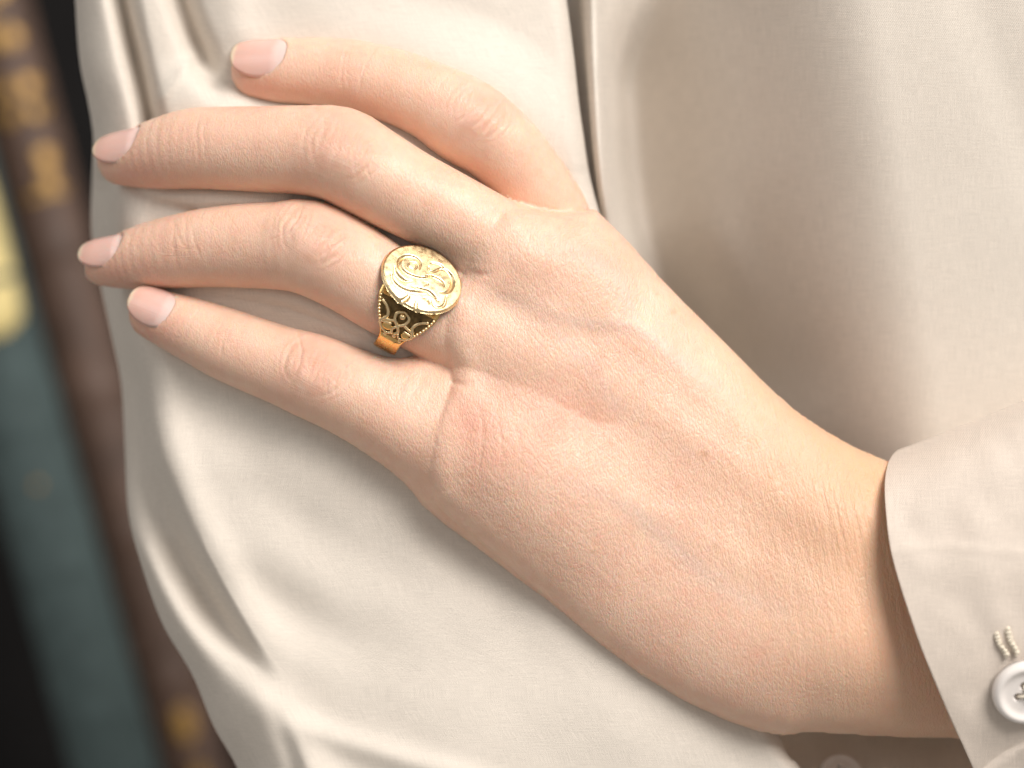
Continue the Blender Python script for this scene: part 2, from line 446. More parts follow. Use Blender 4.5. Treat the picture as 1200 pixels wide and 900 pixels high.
FINGERS = {   # u, v, depth, radius
    'index':  [(690, 340, 140, 36), (668, 300, 135, 42), (642, 250, 120, 47), (612, 201, 100, 45.5), (580, 166, 84, 47), (545, 142, 76, 51), (510, 121, 76, 46), (470, 104, 86, 44), (430, 93, 96, 43), (400, 87, 102, 42), (360, 84, 110, 40), (330, 83, 117, 38.5), (305, 83, 124, 34)],
    'middle': [(690, 345, 72, 55), (620, 307, 64, 53), (560, 270, 56, 50), (515, 245, 49, 50), (470, 222, 43, 52), (430, 199, 39, 54.5), (397, 181, 38, 56), (355, 176, 48, 52.5), (310, 175, 62, 50.5), (265, 174, 77, 49), (228, 174, 92, 47.5), (195, 179, 108, 43), (165, 184, 124, 36), (143, 188, 138, 29)],
    'ring':   [(690, 450, 70, 58), (610, 417, 66, 56), (545, 386, 60, 53), (500, 364, 56, 52), (455, 341, 52, 52.5), (410, 313, 47, 54), (362, 290, 46, 55.5), (325, 288, 56, 51.5), (285, 288, 70, 49.5), (245, 290, 84, 46.5), (206, 295, 100, 43), (170, 301, 117, 38), (143, 306, 130, 32), (122, 309, 141, 26)],
    'pinky':  [(655, 580, 84, 76), (590, 546, 74, 73), (535, 520, 67, 67), (485, 496, 64, 61), (440, 473, 62, 55.5), (402, 456, 60, 51.5), (366, 441, 60, 50), (330, 428, 66, 46), (295, 415, 74, 44), (262, 402, 81, 42), (232, 389, 89, 38), (205, 378, 97, 34), (181, 368, 105, 30)],
}
NAILS = {     # roll of the nail towards picture-up (degrees), length, half width, reach beyond fingertip
    'index': (31, 76, 26, -7), 'middle': (38, 78, 25, -7), 'ring': (38, 72, 22, -6), 'pinky': (22, 63, 22.5, -4)}
POLY = [(632, 246), (665, 249), (698, 246), (730, 277), (760, 311), (800, 354), (850, 402), (890, 444), (930, 480), (965, 504), (1000, 524), (1040, 541), (1100, 548), (1200, 530), (1330, 500), (1330, 850), (1200, 868), (1130, 866), (1040, 863), (980, 859), (945, 857), (918, 861), (888, 856), (850, 843), (800, 820), (750, 790), (700, 752), (650, 709), (600, 665), (560, 630), (530, 606), (510, 585), (506, 550), (515, 500), (532, 449), (522, 400), (525, 350), (548, 318), (565, 285), (592, 250)]

def smin(a, b, k):
    h = np.clip(0.5 + 0.5 * (b - a) / k, 0, 1)
    return b + (a - b) * h - k * h * (1 - h)

# palm + wrist + forearm: inflated outline with its own thickness map
kz = 1 + 78 / DP
GX, GZ = np.meshgrid(gx, gz, indexing='ij')
GU, GV = GX / kz + 600, 450 - GZ / kz
dist, side, _ = poly_dist(GU.astype(np.float32), GV.astype(np.float32), POLY, n=0, closed=True)
def inside_poly(U, V, poly):
    ins = np.zeros(U.shape, bool)
    for i in range(len(poly)):
        x1, y1 = poly[i]; x2, y2 = poly[(i + 1) % len(poly)]
        c = ((y1 > V) != (y2 > V)) & (U < (x2 - x1) * (V - y1) / (y2 - y1 + 1e-9) + x1)
        ins ^= c
    return ins
ins = inside_poly(GU, GV, POLY)
sd2 = np.where(ins, dist, -dist)
def prof(x, p):
    x = np.clip(x, 0, 1)
    return (1 - (1 - x) ** p) ** (1 / p)
wristf = sstep(GU + 0.25 * (GV - 600), 780, 1040)
Tf = 72 + 26 * wristf
Tb = 72 + 30 * wristf
Rr = 34 + 94 * np.maximum(sstep(GU + 0.15 * (GV - 400), 560, 740), sstep(GV, 450, 520))
tf = Tf * prof(sd2 / Rr, 2.1)
tb = Tb * prof(sd2 / np.minimum(Rr, 110.0), 2.2)
def blob(u, v, a, su, sv=None, ang=0.0):
    sv = sv or su
    c, s = math.cos(math.radians(ang)), math.sin(math.radians(ang))
    du, dv = GU - u, GV - v
    return a * np.exp(-((du * c + dv * s) / su) ** 2 - ((-du * s + dv * c) / sv) ** 2)
def linebump(pts, a, w, fade=True):
    d_, _, p_ = poly_dist(GU, GV, pts, 24)
    f = np.sin(np.clip(p_, 0, 1) * math.pi) ** 0.6 if fade else 1
    return a * np.exp(-(d_ / w) ** 2) * f
def blur2(a, n, it=3):
    for _ in range(it):
        for ax in (0, 1):
            c = np.cumsum(np.pad(a, [(n + 1, n) if k == ax else (0, 0) for k in (0, 1)], mode='edge'), axis=ax)
            a = (np.take(c, range(2 * n + 1, c.shape[ax]), axis=ax) - np.take(c, range(0, c.shape[ax] - 2 * n - 1), axis=ax)) / (2 * n + 1)
    return a
bl_ = sstep(sd2, 14, 60)
tf = tf + (blur2(tf, 6) - tf) * bl_
bump = blob(615, 300, 9, 46, 40, 28) + blob(618, 408, 8, 48, 40, 24) + blob(590, 520, 13, 60, 50, 20)
bump += blob(700, 300, 4, 50, 35, 45)
bump -= blob(575, 355, 7, 55, 18, 27) + blob(560, 455, 9, 48, 18, 24) + blob(655, 262, 3, 40, 12, 0)
bump += linebump([(620, 300), (760, 400), (900, 520), (1000, 610)], 3.0, 22)
bump += linebump([(625, 410), (760, 480), (900, 570), (1000, 640)], 3.2, 24)
bump += linebump([(600, 520), (740, 590), (880, 660), (990, 700)], 2.4, 24)
bump += linebump([(610, 345), (665, 375), (745, 385), (800, 425), (870, 470)], 1.1, 10)      # veins
bump += linebump([(640, 270), (720, 325), (745, 375), (830, 470)], 0.9, 9)
bump += linebump([(690, 560), (780, 600), (860, 590)], 0.6, 12)
bump -= blob(690, 460, 5, 60, 42, 30)
bump += blob(980, 745, 10, 70, 60, 0)         # ulna head
bump -= blob(905, 640, 7, 60, 130, 15)
bump += blob(1010, 590, 6, 50, 45, 30)
inner = sstep(sd2, 4, 70)
tf = tf + bump * inner
zc = 78 + 10 * sstep(GU, 900, 1150) - 6 * sstep(GV, 500, 750) * (1 - wristf)
def gmag(t):
    a, b = np.gradient(t, H)
    return np.sqrt(1 + np.minimum(a * a + b * b, 9))
front_n, back_n = blur2(gmag(tf), 4), blur2(gmag(tb), 4)
Fp = np.empty((nx, nz, ny), np.float32)
fz, bz = (zc - tf), (zc + tb)
out = np.where(sd2 > 0, 0, -sd2)
for j in range(ny):
    y = gy[j]
    f = np.maximum((fz - y) / front_n, (y - bz) / back_n)
    f = np.where(sd2 > 0, f, np.sqrt(out ** 2 + (np.abs(y - zc) / np.where(y < zc, front_n, back_n)) ** 2))
    Fp[:, :, j] = f

def chain_world(pts):
    P = spline(pts, (len(pts) - 1) * 3 + 1)
    k = 1 + P[:, 2] / DP
    return np.stack([(P[:, 0] - 600) * k, P[:, 2], (450 - P[:, 1]) * k, P[:, 3] * k], -1)
CH = {k: chain_world(v) for k, v in FINGERS.items()}

def round_chain(C, px, py, pz):
    """distance to a chain of round cones"""
    best = np.full(np.broadcast(px, py, pz).shape, 1e3, np.float32)
    for i in range(len(C) - 1):
        a, b = C[i], C[i + 1]
        d = b[:3] - a[:3]; L2 = float(d @ d)
        t = ((px - a[0]) * d[0] + (py - a[1]) * d[1] + (pz - a[2]) * d[2]) / L2
        t = np.clip(t, 0, 1)
        q = np.sqrt((px - a[0] - t * d[0]) ** 2 + (py - a[1] - t * d[1]) ** 2 + (pz - a[2] - t * d[2]) ** 2) - (a[3] + t * (b[3] - a[3]))
        np.minimum(best, q, out=best)
    return best

WEBS = [[(528, 307, 64, 15), (552, 322, 58, 22), (585, 338, 52, 34), (640, 365, 56, 46)], [(512, 438, 66, 15), (536, 452, 60, 22), (575, 466, 56, 34), (640, 490, 58, 46)]]
for w_ in WEBS:
    P = np.array(w_, float); k = 1 + P[:, 2] / DP
    C = np.stack([(P[:, 0] - 600) * k, P[:, 2], (450 - P[:, 1]) * k, P[:, 3] * k], -1)
    lo = C[:, :3].min(0) - 110; hi = C[:, :3].max(0) + 110
    i0, i1 = np.searchsorted(gx, [lo[0], hi[0]]); k0, k1 = np.searchsorted(gz, [lo[2], hi[2]]); j0, j1 = np.searchsorted(gy, [lo[1], hi[1]])
    sl = (slice(i0, i1), slice(k0, k1), slice(j0, j1))
    Fp[sl] = smin(Fp[sl], round_chain(C, gx[i0:i1, None, None], gy[None, None, j0:j1], gz[None, k0:k1, None]), 26.0)

def nail_frame(nm):
    C = CH[nm]
    roll, L, hw, reach = NAILS[nm]
    tip, prev = C[-1], C[-5]
    t = tip[:3] - prev[:3]; t /= np.linalg.norm(t)
    r = math.radians(roll)
    n = np.array([0, -math.cos(r), math.sin(r)]); n -= t * (n @ t); n /= np.linalg.norm(n)
    lat = np.cross(t, n)
    end = tip[:3] + t * (tip[3] + reach)
    # mean radius over the nail
    rm = float(np.mean(C[-5:, 3]))
    return t, n, lat, end, L, hw, rm

def nail_height(nm, s, q):
    """height of the nail plate over the finger axis at distance s back from the tip and lateral offset q"""
    C = CH[nm]
    t, n, lat, end, L, hw, rm = nail_frame(nm)
    x = s / L
    Rn = hw * 1.28
    top = rm * (0.90 + 0.10 * np.clip(x, 0, 1)) - 9.0 * np.clip(0.32 - x, 0, 1) ** 1.6 * 2 - 7 * np.clip(x - 0.72, 0, 1) * 2
    qq = np.clip(q / Rn, -0.95, 0.95)
    return top - Rn * (1 - np.sqrt(1 - qq * qq))

def nail_outline(s, q, L, hw):
    """negative inside the nail outline"""
    c = L * 0.5
    a = (s - c) / c
    wid = hw * (1 - 0.10 * np.clip(-a, 0, 1)) 
    e = (np.abs(a) ** 2.6 + np.abs(q / wid) ** 2.6) ** (1 / 2.6)
    return (e - 1) * hw

F = Fp.copy()
axisX = gx[:, None, None]; axisZ = gz[None, :, None]; axisY = gy[None, None, :]
fields = {}
for nm, C in CH.items():
    m = 75
    lo = C[:, :3].min(0) - C[:, 3].max() - m; hi = C[:, :3].max(0) + C[:, 3].max() + m
    i0, i1 = np.searchsorted(gx, [lo[0], hi[0]]); k0, k1 = np.searchsorted(gz, [lo[2], hi[2]]); j0, j1 = np.searchsorted(gy, [lo[1], hi[1]])
    sl = (slice(i0, i1), slice(k0, k1), slice(j0, j1))
    px, pz, py = axisX[i0:i1], axisZ[:, k0:k1], axisY[:, :, j0:j1]
    f = round_chain(C, px, py, pz)
    # soften the chain's joints and flatten the pad side a little is left to smoothing
    t, n, lat, end, L, hw, rm = nail_frame(nm)
    dx, dy, dz = px - end[0], py - end[1], pz - end[2]
    s = -(dx * t[0] + dy * t[1] + dz * t[2]); q = dx * lat[0] + dy * lat[1] + dz * lat[2]; hh = dx * n[0] + dy * n[1] + dz * n[2]
    near = (s > -25) & (s < L + 30) & (np.abs(q) < hw * 2) & (hh > 0)
    o_ = nail_outline(s, q, L, hw); hg = hh - nail_height(nm, np.broadcast_to(s, near.shape), q)
    carve = np.maximum(o_ + 1.2 + 3.5 * np.clip((s / L - 0.7) / 0.3, 0, 1), -(hg + 0.8))
    f2 = -smin(-f, carve, 3.0)
    f = np.where(near, f2, f).astype(np.float32)
    kk = {'index': 9.0, 'middle': 30.0, 'ring': 30.0, 'pinky': 66.0}[nm]
    g = smin(Fp[sl], f, kk)
    F[sl] = np.minimum(F[sl], g)
del Fp

def surface_nets(F):
    """naive surface nets: one vertex per cell that the surface crosses"""
    sgn = F < 0
    nx, ny, nz = F.shape
    c = np.zeros((nx - 1, ny - 1, nz - 1), np.int8)
    for a in (0, 1):
        for b in (0, 1):
            for d in (0, 1):
                c += sgn[a:nx - 1 + a, b:ny - 1 + b, d:nz - 1 + d]
    act = (c > 0) & (c < 8)
    idx = np.argwhere(act)
    vid = np.full(act.shape, -1, np.int32); vid[act] = np.arange(len(idx))
    acc = np.zeros((len(idx), 3)); cnt = np.zeros(len(idx))
    I, J, K = idx.T
    corners = [(a, b, d) for a in (0, 1) for b in (0, 1) for d in (0, 1)]
    val = {cn: F[I + cn[0], J + cn[1], K + cn[2]] for cn in corners}
    for cn in corners:
        for ax in range(3):
            if cn[ax] == 0:
                c2 = list(cn); c2[ax] = 1; c2 = tuple(c2)
                v1, v2 = val[cn], val[c2]
                x = (v1 < 0) != (v2 < 0)
                t = np.where(x, v1 / np.where(x, v1 - v2, 1), 0)
                p = np.array(cn, float)[None].repeat(len(idx), 0); p[:, ax] = t
                acc += p * x[:, None]; cnt += x
    V = idx + acc / cnt[:, None]
    faces = []
    for ax in range(3):
        o1, o2 = [(1, 2), (2, 0), (0, 1)][ax]
        a = [slice(None)] * 3; b = [slice(None)] * 3
        a[ax] = slice(0, -1); b[ax] = slice(1, None)
        cr = sgn[tuple(a)] != sgn[tuple(b)]
        fl = sgn[tuple(a)]
        e = np.argwhere(cr)
        flp = fl[cr]
        ok = (e[:, o1] > 0) & (e[:, o2] > 0) & (e[:, o1] < F.shape[o1] - 1) & (e[:, o2] < F.shape[o2] - 1)
        e = e[ok]; flp = flp[ok]
        def cell(d1, d2):
            q = e.copy(); q[:, o1] -= d1; q[:, o2] -= d2
            return vid[q[:, 0], q[:, 1], q[:, 2]]
        quad = np.stack([cell(0, 0), cell(1, 0), cell(1, 1), cell(0, 1)], -1)
        quad[~flp] = quad[~flp][:, ::-1]
        faces.append(quad)
    faces = np.concatenate(faces)
    faces = faces[(faces >= 0).all(1)]
    return V, faces

Vg, Fc = surface_nets(F)
Vw = np.stack([X0 + Vg[:, 0] * H, Y0 + Vg[:, 2] * H, Z0 + Vg[:, 1] * H], -1)
Fc = Fc[:, ::-1]      # axes were (x, z, y)
def smooth_mesh(V, faces, it, lam=0.5, mu=-0.52):
    e = np.concatenate([faces[:, [0, 1]], faces[:, [1, 2]], faces[:, [2, 3]], faces[:, [3, 0]]])
    n = len(V)
    deg = np.bincount(e[:, 0], minlength=n) + np.bincount(e[:, 1], minlength=n)
    for i in range(it):
        for f in (lam, mu):
            A = np.stack([np.bincount(e[:, 0], V[e[:, 1], c], n) + np.bincount(e[:, 1], V[e[:, 0], c], n) for c in range(3)], -1)
            V = V + f * (A / np.maximum(deg, 1)[:, None] - V)
    return V
Vw = smooth_mesh(Vw, Fc, 4)

def subdivide(V, faces):
    """split each quad in four"""
    n = len(V)
    e = np.concatenate([faces[:, [0, 1]], faces[:, [1, 2]], faces[:, [2, 3]], faces[:, [3, 0]]])
    lo, hi = e.min(1).astype(np.int64), e.max(1).astype(np.int64)
    key, first, inv = np.unique(lo * n + hi, return_index=True, return_inverse=True)
    mid = 0.5 * (V[lo[first]] + V[hi[first]])
    fcn = V[faces].mean(1)
    m = len(faces); inv = inv.reshape(4, m) + n
    c = np.arange(m) + n + len(key)
    a, b, g, d = faces.T
    Q = np.concatenate([np.stack(x, -1) for x in ((a, inv[0], c, inv[3]), (inv[0], b, inv[1], c), (c, inv[1], g, inv[2]), (inv[3], c, inv[2], d))])
    return np.vstack([V, mid, fcn]), Q
Vw, Fc = subdivide(Vw, Fc)
Vw = smooth_mesh(Vw, Fc, 3)
# vertex normals
fn = np.cross(Vw[Fc[:, 2]] - Vw[Fc[:, 0]], Vw[Fc[:, 3]] - Vw[Fc[:, 1]])
vn = np.zeros_like(Vw)
for c in range(4):
    for ax in range(3): vn[:, ax] += np.bincount(Fc[:, c], fn[:, ax], len(Vw))
vn /= np.linalg.norm(vn, axis=1)[:, None] + 1e-9

# skin attributes
k_ = 1 + Vw[:, 1] / DP
vu, vv = Vw[:, 0] / k_ + 600, 450 - Vw[:, 2] / k_
frontv = sstep(-vn[:, 1], -0.2, 0.3)
def g2(u, v, su, sv=None, ang=0.0):
    sv = sv or su
    c, s = math.cos(math.radians(ang)), math.sin(math.radians(ang))
    du, dv = vu - u, vv - v
    return np.exp(-((du * c + dv * s) / su) ** 2 - ((-du * s + dv * c) / sv) ** 2)
red = 0.40 * g2(550, 495, 24, 30) + 0.30 * g2(600, 520, 60, 50) + 0.32 * g2(655, 480, 60, 30, 20) + 0.3 * g2(700, 300, 60, 35, 40)
for (u, v) in ((368, 272), (398, 170), (368, 428), (555, 130)): red += 0.34 * g2(u, v, 34)
for (u, v) in ((160, 205), (130, 322), (175, 385), (300, 105)): red += 0.5 * g2(u, v, 40, 24)
for (u, v) in ((225, 160), (205, 285), (262, 395), (405, 85)): red += 0.22 * g2(u, v, 26)
red = np.clip(red * 1.1, 0, 0.7)
warm_shade = 0.85 * sstep(vu * 0.93 + (450 - vv) * 0.16, 700, 960) * (0.55 + 0.45 * sstep(820 - vv, 0, 250))  # warm reflection and shade towards the wrist, put into the skin colour
fre = np.zeros(len(Vw))
for (u, v, r, a) in [(790, 366, 4, .6), (745, 411, 3.5, .6), (752, 447, 3, .5), (826, 532, 4.5, .7), (838, 640, 3, .5), (795, 570, 3, .4), (655, 268, 3, .45), (770, 345, 2.5, .4), (715, 520, 2.5, .35), (870, 600, 3, .4), (905, 560, 3, .35), (600, 300, 2.5, .3)]:
    fre = np.maximum(fre, a * np.exp(-((vu - u) ** 2 + (vv - v) ** 2) / (r * r)))
fre *= 0.6 * frontv
lines = 0.35 + 0.65 * np.clip(0.5 * g2(720, 470, 200, 170) + g2(620, 540, 110, 80) + g2(860, 640, 190, 150) + 0.6 * g2(640, 350, 110, 80), 0, 1)
vein = np.zeros(len(Vw))
fi_ = np.flatnonzero(frontv > 0.05)
for pts, a_, w_ in (([(610, 345), (665, 375), (745, 385), (800, 425), (870, 470)], 0.30, 9), ([(640, 270), (720, 325), (745, 375), (830, 470)], 0.22, 8), ([(640, 560), (720, 585), (790, 640), (850, 690), (930, 720)], 0.26, 11), ([(560, 345), (620, 360), (690, 430), (740, 500)], 0.2, 9)):
    q, _, p = poly_dist(vu[fi_], vv[fi_], pts, 20)
    vein[fi_] = np.maximum(vein[fi_], a_ * np.exp(-(q / w_) ** 2) * np.sin(np.clip(p, 0, 1) * math.pi) ** 0.5)
# knuckle folds in finger-local coordinates (mm)
kn = np.zeros((len(Vw), 3))
MM = PX * 1000
for (u, v, ang, su, sv, a) in [(365, 272, 33, 52, 46, 1.0), (400, 172, 20, 55, 48, 0.9), (366, 433, 24, 52, 44, 1.0), (560, 130, 35, 46, 40, 0.8),
                              (228, 165, 0, 24, 40, 0.45), (208, 285, -12, 24, 36, 0.45), (262, 400, 24, 30, 36, 0.5), (408, 85, 5, 30, 36, 0.45),
                              (532, 480, 65, 70, 30, 0.0)]:
    c, s = math.cos(math.radians(ang)), math.sin(math.radians(ang))
    du, dv = vu - u, vv - v
    A, B = du * c + dv * s, -du * s + dv * c
    mk = a * np.exp(-(A / su) ** 4 - (B / sv) ** 4) * frontv
    upd = mk > kn[:, 2]
    kn[upd] = np.stack([A * MM + u * 0.37, B * MM, mk], -1)[upd]
aw_f = lambda u, v: (u - 1000) * 0.955 + (v - 650) * 0.2 * 0 + 0.0002 * (v - 640) ** 2 - 0.20 * (v - 640)
aw = aw_f(vu, vv)
wr = np.stack([aw * MM, (vv - 650) * MM, frontv * sstep(aw, -190, -30) * (0.35 + 0.65 * sstep(760 - vv, 0, 160))], -1)


# real folds: knuckle pads with creases, transverse creases at the end joints, wrist creases
disp = np.zeros(len(Vw))
wob = lambda a, b, sc, sd: smooth_noise(a, b, sc, sd, 2)
FV = np.flatnonzero(frontv > 0.01)
def local(u, v, ang, rad):
    ix = FV[(np.abs(vu[FV] - u) < rad) & (np.abs(vv[FV] - v) < rad)]
    c, s_ = math.cos(math.radians(ang)), math.sin(math.radians(ang))
    return ix, (vu[ix] - u) * c + (vv[ix] - v) * s_, -(vu[ix] - u) * s_ + (vv[ix] - v) * c
for kx, (u, v, ang, sa, sb, amp) in enumerate([(368, 274, 30, 36, 36, 1.0), (402, 172, 24, 38, 38, 0.9), (370, 430, 25, 36, 34, 1.0), (562, 130, 36, 32, 30, 0.8)]):
    ix, A, B = local(u, v, ang, 80)
    dd = np.zeros(len(ix))
    e = np.sqrt((A / sa) ** 2 + (B / sb) ** 2) + 0.05 * wob(A, B, 30, 50 + kx)
    near = np.exp(-(np.maximum(e - 1.15, 0) / 0.35) ** 2)
    dd += amp * 3.4 * np.exp(-(e / 0.9) ** 3)
    for e0, wd, dp in ((1.0, 0.075, 1.0), (1.22, 0.06, 0.5), (0.74, 0.055, 0.4)):
        dd -= amp * dp * np.exp(-((e - e0) / wd) ** 2) * (0.08 + 0.92 * (np.abs(A) / (sa * np.maximum(e, .3))) ** 3) * near
    r2 = np.random.default_rng(70 + kx)
    wv_ = 1.6 * wob(A, B, 22, 90 + kx)
    for a0 in np.linspace(-24, 28, 8):
        a1 = a0 + r2.uniform(-3, 3); cv = r2.uniform(-0.006, 0.006) + 0.0006 * a0; tl = r2.uniform(-0.3, 0.3); ln = r2.uniform(14, 27); b0 = r2.uniform(-6, 6)
        q = A - a1 - cv * B * B - tl * B - wv_
        dd -= amp * r2.uniform(0.5, 1.15) * np.exp(-(q / r2.uniform(1.5, 2.4)) ** 2) * np.exp(-((B - b0) / ln) ** 4)
    disp[ix] += dd * frontv[ix]
for kx, (u, v, ang, w_) in enumerate([(230, 165, 2, 34), (212, 284, -14, 30), (264, 398, 26, 30), (412, 84, 8, 32)]):
    ix, A, B = local(u, v, ang, 60)
    r2 = np.random.default_rng(30 + kx)
    wv_ = 1.3 * wob(A, B, 24, 20 + kx)
    for a0 in (-11, -5, 1, 8, 14):
        q = A - a0 - r2.uniform(-2, 2) - 0.004 * B * B - r2.uniform(-.25, .25) * B - wv_
        disp[ix] -= r2.uniform(0.2, 0.55) * np.exp(-(q / 1.8) ** 2) * np.exp(-((B - r2.uniform(-8, 8)) / (w_ * r2.uniform(.5, .9))) ** 4) * frontv[ix]
r2 = np.random.default_rng(11)
ix = FV[(vu[FV] > 800) & (vu[FV] < 1130)]
AWF = aw_f(vu[ix], vv[ix]); wbs = [wob(vu[ix], vv[ix], 90, 200 + k) for k in range(5)]
for k in range(34):
    a0 = -150 + 205 * (k / 34) ** 0.8 + r2.uniform(-4, 4); b0 = 640 + r2.uniform(-90, 90); ln = r2.uniform(60, 140)
    q = AWF - a0 - 3.2 * wbs[k % 5] - 0.05 * r2.uniform(-1, 1) * (vv[ix] - b0)
    disp[ix] -= 0.33 * r2.uniform(0.4, 1.25) * (0.35 + 0.65 * sstep(a0, -120, -20)) * np.exp(-(q / r2.uniform(2.0, 3.4)) ** 2) * np.exp(-((vv[ix] - b0) / ln) ** 4) * frontv[ix]
# creases where the little finger meets the hand
for (pts, dp, w_) in [([(530, 462), (542, 490), (546, 520)], 0.35, 6), ([(560, 470), (566, 510), (560, 560)], 0.7, 2.5), ([(580, 480), (588, 520), (584, 560)], 0.6, 2.5), ([(604, 490), (610, 525), (606, 560)], 0.5, 2.5), ([(600, 238), (640, 248), (696, 248)], 1.8, 4), ([(548, 318), (562, 322), (578, 320)], 1.6, 4), ([(528, 446), (545, 452), (556, 448)], 1.5, 4)]:
    sel = (np.abs(vu - pts[1][0]) < 80) & (np.abs(vv - pts[1][1]) < 80)
    q, _, p = poly_dist(vu[sel], vv[sel], pts, 20)
    disp[sel] -= dp * np.exp(-(q / w_) ** 2) * np.sin(np.clip(p, 0, 1) * math.pi) ** 0.7 * frontv[sel]
Vw = Vw + disp[:, None] * vn
hand = mesh_obj('arm', Vw * PX, Fc, M_SKIN, attrs={'red': red, 'tan': warm_shade, 'freckle': fre, 'knuckle': kn, 'wrist': wr, 'lines': lines, 'vein': vein})
hand['label'] = 'bare left hand with four spread fingers and wrist'
child(hand)

# ---- fingernails
for nm in CH:
    t, n, lat, end, L, hw, rm = nail_frame(nm)
    na, nb = 28, 21
    A, B = np.meshgrid(np.linspace(-1, 1, na), np.linspace(-1, 1, nb), indexing='ij')
    p = 2.6
    # square to superellipse
    rmax = np.maximum(np.abs(A), np.abs(B)) + 1e-9
    nrm = (np.abs(A) ** p + np.abs(B) ** p) ** (1 / p) + 1e-9
    A2, B2 = A * rmax / nrm, B * rmax / nrm
    s = L * 0.5 * (1 + A2 * 0.985); q = hw * 1.05 * B2 * (1 - 0.10 * np.clip(-A2, 0, 1))
    hgt = nail_height(nm, s, q) + 0.6
    P = end[None, None] - s[..., None] * t + q[..., None] * lat + hgt[..., None] * n
    o = mesh_obj('fingernail', P.reshape(-1, 3) * PX, grid_faces(na, nb), M_NAIL, attrs={'along': 1 - s.ravel() / L, 'across': q.ravel() / hw})
    child(o, hand)
    md = o.modifiers.new('thick', 'SOLIDIFY'); md.thickness = 0.0005; md.offset = -1 if True else 1

